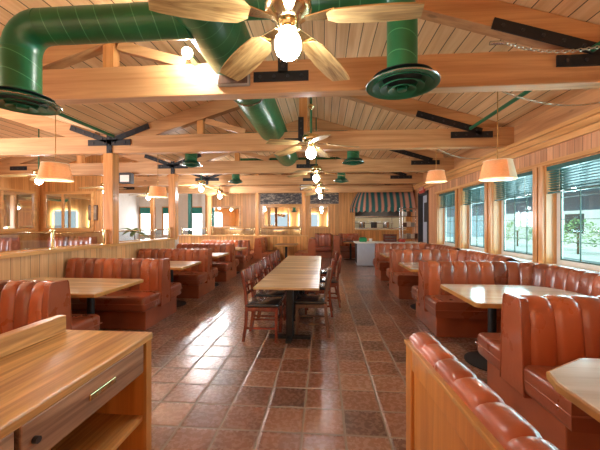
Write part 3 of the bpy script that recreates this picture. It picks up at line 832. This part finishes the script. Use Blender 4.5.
booth_table('farthest table on the right, in the booth by the kitchen counter', 'tables of the right booths', 2.11, 7.8, o2, M['marble'], [-.3])
ol = rrect(-.8, .8, -.45, .45, (.03,)*4, 3)
for y, l in ((3.63, 'glossy table in the left booth nearest the camera, behind the host stand'), (5.64, 'glossy table in the second left booth'), (7.48, 'glossy table in the third left booth'), (9.35, 'glossy table in the fourth left booth')):
    booth_table(l, 'tables of the left booths', -3.23, y, ol, M['table_wood'], [-.4, .4])
of = rrect(-.38, .38, -.6, .6, (.03,)*4, 3)
booth_table('dark-edged table against the far low wall between two red dividers', 'tables by the far low wall', -1.36, 11.3, of, M['walnut'])
booth_table('dark table against the far low wall at the left, beyond the fourth left booth', 'tables by the far low wall', -3.3, 11.35, of, M['walnut'])
booth_table('dark table before the red bench next to the kitchen counter', 'tables by the far wall', 1.1, 13.2, rrect(-.3, .3, -.45, .45, (.03,)*4, 3), M['walnut'])

# long row of four joined dining tables
def dtable(label, y):
    t = thing('dining_table', label, 'table', (-.445, y, 0), 0, 'joined dining tables in the middle')
    slab(rrect(-.385, .385, -.45, .45, (.008,)*4, 2), .726, .752).build('tabletop', M['table_wood'], t)
    slab(rrect(-.39, .39, -.455+.006, .455-.006, (.01,)*4, 2), .722, .746).build('table_edging', M['edge'], t)
    MB().box(-.045, .045, -.045, .045, .03, .71, .012).build('pedestal', M['black_iron'], t)
    b = MB(); b.beam((-.27, 0, .02), (.27, 0, .02), .07, .035); b.beam((0, -.2, .02), (0, .2, .02), .07, .034)
    b.build('cross_base', M['black_iron'], t)
    b = MB(); b.beam((-.25, 0, .714), (.25, 0, .714), .06, .014); b.beam((0, -.3, .714), (0, .3, .714), .06, .0138)
    b.build('top_bracket', M['black_iron'], t); return t
dtb = dtable('first of the joined dining tables, nearest the camera', 4.10)
for l, y in (('second of the joined dining tables from the camera', 5.01), ('third of the joined dining tables from the camera', 5.92), ('farthest of the joined dining tables', 6.83)):
    dup(dtb, l, (-.445, y, 0))

# ------------------------------------------------------------------ chairs
def make_chair(label, loc, rz, wd):
    """faces +X; origin under the seat's centre"""
    t = thing('dining_chair', label, 'chair', loc, rz, 'wooden chairs at the dining tables')
    MB().box(-.21, .22, -.21, .21, .435, .485, .022, 3).build('seat', M['black_vinyl'], t)
    MB().box(-.20, .21, -.20, .20, .385, .437, .006, 1).build('seat_frame', M[wd], t)
    for s in (-1, 1):
        MB().beam((.19, s*.185, 0), (.19, s*.185, .40), .036, .036, (1, 0, 0)).build('leg', M[wd], t)
        pts = [(-.235, 0), (-.20, .22), (-.19, .44), (-.205, .62), (-.25, .90)]
        poly = [(x-.018, z) for x, z in pts]+[(x+.02, z) for x, z in pts[::-1]]
        m = MB().prism(poly, s*.19-.016, s*.19+.016, 'Y', .004, 1); m.build('leg', M[wd], t)
        MB().beam((-.21, s*.185, .17), (.19, s*.185, .17), .02, .026).build('stretcher', M[wd], t)
    MB().beam((.19, -.185, .25), (.19, .185, .25), .02, .03).build('stretcher', M[wd], t)
    # curved top board and lower back rails
    def rail(z0, z1, th):
        def xb(z): return -.205-(z-.62)*.16
        rows = []
        for k in range(9):
            y = -.178+.356*k/8; cv = -.03*math.cos((k/8-.5)*PI)
            a, b = xb(z0)+cv, xb(z1)+cv
            rows.append([(a, y, z0), (a+th, y, z0), (b+th, y, z1), (b, y, z1), (a, y, z0)])
        m = MB(); m.grid(rows); bmesh.ops.remove_doubles(m.b, verts=m.b.verts, dist=1e-5); return m
    rail(.73, .885, .018).build('top_rail', M[wd], t)
    rail(.66, .685, .016).build('back_rail', M[wd], t)
    rail(.565, .60, .016).build('back_rail', M[wd], t)
    x = MB()
    for s in (-1, 1): x.beam((-.232, s*.09, .60), (-.245, s*.03, .735), .014, .02, (1, 0, 0))
    x.build('back_splat', M[wd], t)
    return t
ch = make_chair('reddish wooden chair on the left of the tables, nearest the camera', (-.79, 4.13, 0), 0, 'mahogany')
for l, x, y in (('second left chair at the dining tables', -.80, 4.66), ('third left chair at the dining tables', -.79, 5.13), ('fourth left chair at the dining tables', -.8, 5.62),
                ('fifth left chair at the dining tables', -.79, 6.22), ('farthest left chair at the dining tables', -.8, 6.95)):
    dup(ch, l, (x, y, 0), R.uniform(-.03, .03))
cr = make_chair('dark walnut chair on the right of the tables, nearest the camera', (-.17, 4.34, 0), PI, 'walnut')
for l, x, y in (('second right chair at the dining tables', -.1, 5.26), ('third right chair at the dining tables, pulled out a little', .06, 5.85), ('farthest right chair at the dining tables', .03, 6.85)):
    dup(ch, l, (x, y, 0), PI+R.uniform(-.06, .06))

# ------------------------------------------------------------------ host stand (lower left)
hs = thing('host_stand', 'oak host stand with drawers and open shelves at lower left', 'counter', (-.722, 0, 0))
ya, yb = -.9, 1.25
MB().box(-.40, .012, ya, yb+.012, 1.02, 1.05, .006).build('countertop', M['oakY'], hs)
MB().box(-.395, -.352, ya, yb-.01, 1.05, 1.118, .004).build('ledge_rail', M['oakY'], hs)
MB().box(-.39, .004, yb-.025, yb, 0, 1.02, .003).build('side_panel', M['oakZ'], hs)
MB().box(-.004, .008, yb-.03, yb+.006, 0, 1.02).build('edge_strip', M['edge'], hs)
MB().box(-.39, -.37, ya, yb-.025, 0, 1.02).build('back_panel', M['oakZ'], hs)
MB().box(-.37, -.01, ya, yb-.025, .895, .91).build('drawer_deck', M['oak_worn'], hs)
for a, b in ((.70, 1.215), (.16, .685), (-.4, .15)):
    d = MB().box(-.03, .0, a, b, .905, 1.015, .004).build('drawer', M['oak_worn'], hs)
    m = (a+b)/2+.02
    MB().box(0, .006, m-.06, m+.06, .952, .972, .002).build('drawer_pull', M['brass'], d)
    MB().tube([(.0, a+.035, .96), (.012, a+.035, .96)], .009, 10).build('lock', M['bolt'], d)
for z in (.70, .36, .06):
    MB().box(-.37, -.012, ya, yb-.025, z, z+.022).build('shelf', M['oakY'], hs)
MB().box(-.37, -.01, .12, .145, 0, .9).build('divider', M['oakZ'], hs)

# ------------------------------------------------------------------ waiting bench (lower right)
pb = thing('waiting_bench', 'wood panelled bench back with tufted leather top rail at lower right', 'bench', (.425, 1.62, 0), math.radians(3))
Lb = 2.0
MB().box(0, .03, -Lb, -.03, .10, .86).build('wood_panel', M['oakZ'], pb)
f = MB().box(-.015, .06, -.075, 0, 0, .90, .005).box(-.012, .05, -Lb, -.076, .80, .90, .004).box(-.012, .05, -Lb, -.076, .0, .12, .004)
f.build('panel_frame', M['oakZ'], pb)
MB().box(-.022, .06, -Lb, .004, .90, .918, .004).build('top_moulding', M['edge'], pb)
prof = [(-.0, .918), (.004, .932), (.02, .944), (.04, .950), (.06, .952), (.08, .949), (.10, .94), (.115, .915), (.12, .85), (.13, .70), (.14, .44)]
rows = []; cv = []; n = round(Lb/.15); per = 10; rr = random.Random(3)
sh = [min(1, max(0, rr.gauss(.55, .15))) for _ in range(n)]
for c in range(n):
    for j in range(per+(1 if c == n-1 else 0)):
        fq = j/per; y = -Lb*(c+fq)/n; bb = .013*(1-abs(2*fq-1)**6)
        rows.append([(o+(bb if k > 7 else 0), y, z+(bb if 0 < k < 8 else 0)) for k, (o, z) in enumerate(prof)]); cv.append(sh[c])
m = MB(); m.grid(rows, cv); m.b.faces.new([v for v in list(m.b.verts)[:len(prof)]]); m.build('backrest', M['leather'], pb)
MB().box(.03, .118, -Lb, -.002, 0, .90).build('back_core', M['kick'], pb)
MB().box(.15, .58, -Lb, -.35, .285, .465, .04, 3).build('seat', M['leather'], pb)
MB().box(.13, .54, -Lb, -.37, 0, .285).build('base', M['kick'], pb)

# ------------------------------------------------------------------ kitchen end
kc = thing('service_counter', 'pale grey panelled service counter in front of the kitchen', 'counter', (1.16, 11.2, 0))
MB().box(0, 2.1, 0, .7, .02, .80, .004).build('counter_body', M['grey_panel'], kc)
MB().box(-.06, 2.14, -.05, .75, .80, .845, .006).build('countertop', M['white_paint'], kc)
MB().box(-.004, .0, 0.02, .66, .1, .78).build('side_panel', M['dark'], kc)
t = thing('caddy', 'green tub on the left end of the service counter', 'tub', (1.42, 11.45, .845))
MB().box(-.16, .1, -.1, .1, 0, .14, .02).build('tub', M['apple_green'], t)
MB().box(-.13, .07, -.07, .07, .14, .165, .006).build('lid', M['green'], t)
o = MB().lathe([(0, 0), (.05, 0), (.062, .12), (.055, .12), (.045, .01), (0, .01)], (0, 0, 0), 18).build('cup', M['white_paint']); o.location = (1.66, 11.42, .845); tag(o, 'white cup on the service counter beside the green tub', 'cup')
t = thing('menu_box', 'dark red wooden box on the service counter', 'box', (2.35, 11.5, .845))
MB().box(-.22, .22, -.12, .12, 0, .24, .01).build('box_body', M['mahogany'], t)
MB().box(-.23, .23, -.13, .13, .24, .27, .006).build('lid', M['mahogany'], t)
for k in range(2): MB().box(-.19, .19, -.126, -.12, .05+k*.1, .11+k*.1, .002).build('drawer', M['walnut'], t)
rk = thing('shelf_rack', 'stainless shelf rack standing beside the dark door', 'shelf', (3.0, 12.3, 0))
for x in (0, .6):
    for y in (0, .45): MB().tube([(x, y, 0), (x, y, 2.1)], .016, 8).build('rack_post', M['steel'], rk)
for z in (.3, .9, 1.35, 1.75, 2.05): MB().box(-.02, .62, -.02, .47, z, z+.03, .004).build('rack_shelf', M['steel'], rk)
for z, q in ((1.38, 3), (1.78, 2), (.93, 4)):
    for k in range(q):
        o = MB().box(-.07, .07, -.1, .1, 0, .16+.03*(k % 2), .01).build('carton', M[('kitchen_tile', 'grey_box', 'white_paint', 'walnut')[(k+q) % 4]])
        o.location = (3.1+k*.145, 12.45, z)
        row = {3: 'middle', 2: 'upper', 4: 'lower'}[q]
        tag(o, 'carton on the %s shelf of the steel rack, %s from its left end' % (row, ('first', 'second', 'third', 'fourth')[k]), 'box', 'cartons on the steel rack')
for x, c in ((1.7, 'kitchen_tile'), (2.2, 'steel'), (2.6, 'white_paint'), (3.2, 'steel')):
    pass
ks = thing('kitchen_shelf', 'steel shelf of plates seen through the kitchen pass-through', 'shelf', (2.4, 15.9, 0))
for z in (1.5, 1.8): MB().box(-1.0, 1.0, -.15, .15, z, z+.03).build('shelf_board', M['steel'], ks)
for x in (-.95, .95): MB().tube([(x, 0, 0), (x, 0, 2.2)], .02, 8).build('shelf_post', M['steel'], ks)
for k in range(5):
    o = MB().lathe([(0, 0), (.08, 0), (.11, .02), (.11, .1), (.1, .1), (.0, .08)], (0, 0, 0), 18).build('plate_stack', M['white_paint']); o.location = (1.65+k*.35, 15.88, 1.53)
    tag(o, 'stack of white plates on the lower kitchen shelf, %s from the left' % ('first', 'second', 'third', 'fourth', 'last')[k], 'plates', 'plate stacks in the kitchen')
t = thing('heat_lamp', 'glowing lamp strip under the striped awning above the pass-through', 'lamp', (2.5, 14.25, 2.24))
MB().box(-.7, .7, -.06, .06, .02, .08, .01).build('housing', M['steel'], t); MB().box(-.65, .65, -.045, .045, .0, .02).build('tube_lamp', M['strip'], t)
t = thing('kitchen_ceiling_light', 'bright ceiling light inside the kitchen behind the pass-through', 'lamp', (2.4, 15.5, 2.97))
MB().box(-.6, .6, -.15, .15, -.0, .03).build('diffuser', M['strip'], t)
MB().box(-.63, .63, -.18, .18, .005, .028).build('frame', M['white_paint'], t)
o = MB().box(-.09, .09, -.17, .17, 0, .10, .01).build('red_bin', M['red']); o.location = (3.08, 10.72, .95)
o.location = (2.75, 11.45, .845); tag(o, 'small red tray on the service counter near the dark door', 'tray')

t = thing('kitchen_shade_block', 'dark block added for the shade under the awning, inside the kitchen', 'shade block', (2.5, 15.1, 1.78))  # dark body added to give the shade below the awning
MB().prism([(-.35, 0), (.35, 0), (.2, 1.06), (-.2, 1.06)], -1.05, 1.05, 'X').build('block_body', M['dark'], t)
MB().box(-1.08, 1.08, -.37, -.35, 0, .06).build('block_rim', M['steel'], t)
for k in range(3):
    x = 1.75+.55*k
    t = thing('stock_pot', 'steel pot standing on the pass-through counter, %s from the left' % ('first', 'second', 'third')[k], 'pot', (x, 14.75, 1.3), 0, 'pots in the pass-through')
    MB().lathe([(0, 0), (.13, 0), (.14, .02), (.14, .26), (.13, .26), (.12, .03), (0, .03)], (0, 0, 0), 20).build('pot_body', M['steel' if k != 1 else 'dark'], t)
    MB().torus((0, .0, .22), (.17, .05), .008, None, 14, 5).build('handle', M['steel'], t)
struct('trim_8', MB().box(PX0, PX1, YF+.15, YF+.55, 1.25, 1.3), M['steel'])
# striped barrel awning with a rounded left end
aw = thing('awning', 'green and peach striped awning over the kitchen pass-through', 'awning', (0, YF, 0))
A, B = .85, 1.0; x1, x0c = 3.85, 1.95; xl = 1.18
path = []
n1 = 36
for k in range(n1+1): path.append((x1+(x0c-x1)*k/n1, -A, 0, -1))
for k in range(1, 25):
    a = PI/2*k/24; path.append((x0c-(x0c-xl)*math.sin(a), -A*math.cos(a), -math.sin(a), -math.cos(a)))
L = [0]
for a, b in zip(path, path[1:]): L.append(L[-1]+math.hypot(b[0]-a[0], b[1]-a[1]))
z0, z1 = 2.19, 3.13
def prow(p, s):
    row = []
    ax, ay = (p[0], 0.0) if p[0] >= x0c else (x0c, 0.0)
    for j in range(10):
        th = PI/2*j/9; q = .45*math.cos(th)+.55*(1-j/9); z = z0+(z1-z0)*math.sin(th)
        row.append((ax+(p[0]-ax)*q, ay+(p[1]-ay)*q-.012, z))
    return row
SW = .13
m = MB(); rows = []; chv = []
for p, s in zip(path, L):
    rows.append(prow(p, s)); chv.append(1.0 if (s/SW) % 2 < .85 else 0.0)
m.grid(rows, chv); ca = m.build('canopy', M['awning'], aw)
m = MB(); rows = []; chv = []
NS = 260
def atL(s):
    k = 0
    while k < len(L)-2 and L[k+1] < s: k += 1
    q = (s-L[k])/(L[k+1]-L[k]); a, b = path[k], path[k+1]; return [a[i]+(b[i]-a[i])*q for i in range(4)]
for k in range(NS+1):
    s = L[-1]*k/NS; p = atL(s); dz = .13+.08*abs(math.sin(PI*s/(SW*2)))
    rows.append([(p[0], p[1]-.012, z0+.005), (p[0], p[1]-.014, z0-dz)]); chv.append(1.0 if (s/SW) % 2 < .85 else 0.0)
m.grid(rows, chv); m.build('scalloped_valance', M['awning'], aw)
fr = MB().tube([(p[0], p[1]+.01, z0+.01) for p in path], .014, 6); fr.build('awning_frame', M['steel'], aw)

# exit sign
t = thing('exit_sign', 'small red exit sign above the dark door', 'sign', (XR, 10.8, 2.66))
MB().box(-.06, 0, -.26, .26, -.15, .15, .008).build('sign_body', M['red'], t)
def letters(txt, size, mat, parent, mtx, name='lettering'):
    cu = bpy.data.curves.new('txt', 'FONT'); cu.body = txt; cu.size = size; cu.align_x = 'CENTER'; cu.align_y = 'CENTER'; cu.extrude = .002
    tmp = bpy.data.objects.new('txt', cu); C.objects.link(tmp)
    dg = bpy.context.evaluated_depsgraph_get(); me = bpy.data.meshes.new_from_object(tmp.evaluated_get(dg))
    bpy.data.objects.remove(tmp); me.materials.clear(); me.materials.append(mat)
    o = bpy.data.objects.new(name, me); C.objects.link(o); o.parent = parent; o.matrix_local = mtx; return o
letters('EXIT', .19, M['white_paint'], t, Matrix.Translation((-.063, 0, 0)) @ Matrix.Rotation(-PI/2, 4, 'Z') @ Matrix.Rotation(PI/2, 4, 'X'))

# ------------------------------------------------------------------ mirrors, boards, pictures
def mirror(label, c, w, h, rz, fw=.09, mull=(), fm='trimX'):
    t = thing('wall_mirror', label, 'mirror', c, rz, 'framed wall mirrors')
    MB().box(-w/2+fw*.5, w/2-fw*.5, -.02, -.004, fw*.5, h-fw*.5).build('mirror_glass', M['mirror'], t)
    f = MB().box(-w/2, w/2, -.05, 0, 0, fw, .008).box(-w/2, w/2, -.05, 0, h-fw, h, .008).box(-w/2, -w/2+fw, -.05, 0, fw, h-fw, .008).box(w/2-fw, w/2, -.05, 0, fw, h-fw, .008)
    for q in mull: f.box(q-fw*.4, q+fw*.4, -.048, 0, fw, h-fw, .006)
    f.build('frame', M[fm], t)
mirror('framed mirror on the far wall at the left, beside the teal column', (-4.62, YF, 1.28), 1.5, 1.05, 0)
mirror('wide two-pane mirror on the far wall behind the middle post', (-1.95, YF, 1.28), 1.85, 1.06, 0, mull=(.3,))
mirror('narrow framed mirror on the far wall, right of the end post', (-.2, YF, 1.28), .95, 1.06, 0)
mirror('corner mirror on the left room back wall, above the low wall glass', (-8.35, 9.75, 1.25), 1.75, 1.3, 0, mull=(-.2,))
mirror('corner mirror on the far left side wall at the picture edge', (XL, 8.5, 1.25), 2.2, 1.3, PI/2, mull=(0,))
for l, x, w in (('wide chalkboard on the far wall, behind the middle post', -1.98, 1.95), ('chalkboard on the far wall right of the end post, below the fans', .02, 1.3)):
    t = thing('chalkboard', l, 'chalkboard', (x, YF-.015, 2.4), 0, 'chalkboards above the mirrors')
    MB().box(-w/2, w/2, -.03, 0, 0, .5, .004).build('board', M['chalk'], t)
    MB().box(-w/2-.02, w/2+.02, -.04, 0, -.03, 0, .004).build('board_ledge', M['trimX'], t)
t = thing('wall_picture', "small framed picture on the left room's back wall, right of the corner mirror", 'picture', (-7.65, 9.74, 1.5))
# (seen only between the posts of the left room)
MB().box(-.02, .3, -.03, 0, .1, .6, .004).build('frame', M['walnut'], t); MB().box(.01, .27, -.034, -.03, .13, .57).build('print', M['picture'], t)

# ------------------------------------------------------------------ low glass screens on the half walls
def screen(label, a, b, z0, h, posts=(True, True)):
    a, b = Vector(a), Vector(b); Lg = (b-a).length; rz = math.atan2((b-a).y, (b-a).x)
    t = thing('glass_screen', label, 'glass screen', (a.x, a.y, z0), rz, 'low glass screens on the low walls')
    MB().box(.03, Lg-.03, -.004, .004, .03, h).build('glass_panel', M['low_glass'], t)
    MB().tube([(0, 0, h+.012), (Lg, 0, h+.012)], .012, 8).build('top_rail', M['brass'], t)
    MB().tube([(0, 0, .02), (Lg, 0, .02)], .008, 8).build('bottom_rail', M['brass'], t)
    for q, on in zip((0, Lg), posts):
        if on:
            p = MB().lathe([(0, 0), (.04, 0), (.04, .012), (.02, .03), (.02, h+.02), (.035, h+.03), (.035, h+.05), (.02, h+.06), (0, h+.065)], (q, 0, 0), 16); p.build('end_post', M['brass'], t)
xm = XP-.07
screen('low glass screen on the left low wall at the picture edge, before the brass post', (xm, 2.6, 0), (xm, 4.5, 0), 1.115, .24)
screen('low glass screen on the left low wall between brass post and nearer wood post', (xm, 4.56, 0), (xm, 5.62, 0), 1.115, .22, (False, True))
screen('low glass screen on the left low wall between the two wood posts', (xm, 5.88, 0), (xm, 8.1, 0), 1.115, .22)
for x0, x1_, l in ((-5.6, -4.6, 'low glass screen at the left end of the far low wall'), (-4.36, -2.7, 'low glass screen on the far low wall in front of the left mirror'), (-2.46, -.9, 'low glass screen on the far low wall in front of the wide mirror')):
    screen(l, (x0, 12.07, 0), (x1_, 12.07, 0), 1.05, .24)

# ------------------------------------------------------------------ left room
for l, x, y in (('teal column just left of the nearer post', -6.95, 9.62), ('teal column in the far left room beside the left mirror', -5.85, 13.4)):
    o = MB().box(-.07, .07, -.07, .07, 0, 2.83, .006).build('teal_column', M['teal']); o.location = (x, y, 0); tag(o, l, 'column', 'teal painted columns')
GB = 'dark red booths in the left room'
for l, x, y, s in (('dark red bench in the left room, seen through the glass at the picture edge', -7.6, 7.2, 61), ('dark red bench in the left room, seen through the glass left of the nearer post', -6.1, 7.9, 62)):
    booth(l, GB, x, y, -1, 1.2, 0, True, True, s, 1.15)
booth_table('white topped table in the left room behind the low glass', 'tables in the left room', -6.25, 6.6, rrect(-.55, .55, -.35, .35, (.03,)*4, 3), M['white_paint'])
# window of the far left wall, with teal valance
for i, x in enumerate((-7.75, -6.35, -8.95)):
    f = MB().box(x-.42, x-.34, YW-.05, YW, .9, 2.35).box(x+.34, x+.42, YW-.05, YW, .9, 2.35).box(x-.42, x+.42, YW-.05, YW, 2.27, 2.35).box(x-.42, x+.42, YW-.05, YW, .84, .92)
    w = struct('window_%d' % (6+i), f, M['trimZ'])
    MB().box(x-.34, x+.34, YW-.02, YW-.005, .92, 2.27).build('window_pane', emit('daylit_pane', (.92, .96, 1, 1), 1.5), w)
    MB().box(x-.36, x+.36, YW-.09, YW-.05, 2.0, 2.3, .006).build('valance', M['teal'], w)
pp = thing('potted_palm', 'pale green potted palm beyond the left low wall', 'plant', (-7.9, 12.6, 0))
MB().lathe([(0, 0), (.17, 0), (.22, .45), (.19, .45), (.18, .40), (0, .40)], (0, 0, 0), 20).build('pot', M['terra_pot'], pp)
MB().tube([(0, 0, .38), (.02, 0, .8), (0, .02, 1.15)], [.03, .025, .015], 8).build('stem', M['bark'], pp)
m = MB()
for k in range(16):
    a = k*2.4; el = R.uniform(.2, 1.1); Lf = R.uniform(.55, .85)
    rows = []
    for i in range(8):
        u = i/7; r = Lf*u*math.cos(el*.8); z = 1.1+Lf*(math.sin(el)*u-.55*u*u); w = .085*math.sin(PI*(u*.85+.1))
        p = Vector((r*math.cos(a), r*math.sin(a), z)); q = Vector((-math.sin(a), math.cos(a), 0))*w
        rows.append([tuple(p-q), tuple(p+Vector((0, 0, w*.3))), tuple(p+q)])
    m.grid(rows)
m.build('fronds', M['leaf'], pp)

# ------------------------------------------------------------------ outside the right windows
struct('floor_patio', MB().box(3.6, 40, -20, 40, -.35, -.15), M['paving'])
t = thing('patio_cover', 'grey patio canopy outside the right windows', 'canopy', (4.3, 6, 0))
MB().prism([(0.0, 2.75), (5.0, 1.98), (5.0, 2.06), (0.0, 2.82)], -6, 26, 'Y').build('canopy_roof', M['canopy'], t)
for y in (-5, -.9, 3.2, 7.4, 12, 17, 22): MB().box(4.85, 4.95, y, y+.1, -.15, 2.0).build('canopy_post', M['white_paint'], t)
t = thing('neighbour_building', 'pale low building across the yard outside the right windows', 'building', (17, 8, -.15))
MB().box(0, 6, -10, 26, 0, 3.2).build('wall', M['stucco'], t)
MB().box(-.4, 6.4, -10.4, 26.4, 3.2, 3.5).build('roof', M['canopy'], t)
for y in (-6, -1, 4, 9, 14): MB().box(-.04, 0, y, y+1.6, 1.0, 2.3).build('window', M['dark'], t)
def bush(label, x, y, r, h):
    t = thing('bush', label, 'bush', (x, y, -.15), 0, 'bushes outside the windows')
    m = MB(); rr = random.Random(int(x*100+y*7))
    for k in range(600):
        a = rr.uniform(0, 2*PI); v = rr.uniform(-.7, 1); q = math.sqrt(1-v*v); s = rr.uniform(.75, 1.05)
        p = Vector((r*q*math.cos(a)*s, r*q*math.sin(a)*s, h*.55+h*.45*v*s)); d = Vector((rr.gauss(0, 1), rr.gauss(0, 1), rr.gauss(0, 1))).normalized(); e = d.orthogonal().normalized(); w = rr.uniform(.05, .09)
        m.b.faces.new([m.b.verts.new(p+d*w), m.b.verts.new(p+e*w*.5), m.b.verts.new(p-d*w), m.b.verts.new(p-e*w*.5)])
    m.build('foliage', M['leaf'], t, recalc=False)
    MB().tube([(0, 0, 0), (0, 0, h*.6)], .05, 6).build('stem', M['bark'], t)
for i, (x, y) in enumerate(((13.5, 9.4), (13.8, 11.3), (13.4, 13.4), (13.9, 15.6), (13.6, 18.0), (14, 20.8), (14, 24))):
    bush('green bush outside the right windows, %s from the near end of its row' % ('first', 'second', 'third', 'fourth', 'fifth', 'sixth', 'last')[i], x, y, .9, 1.9)
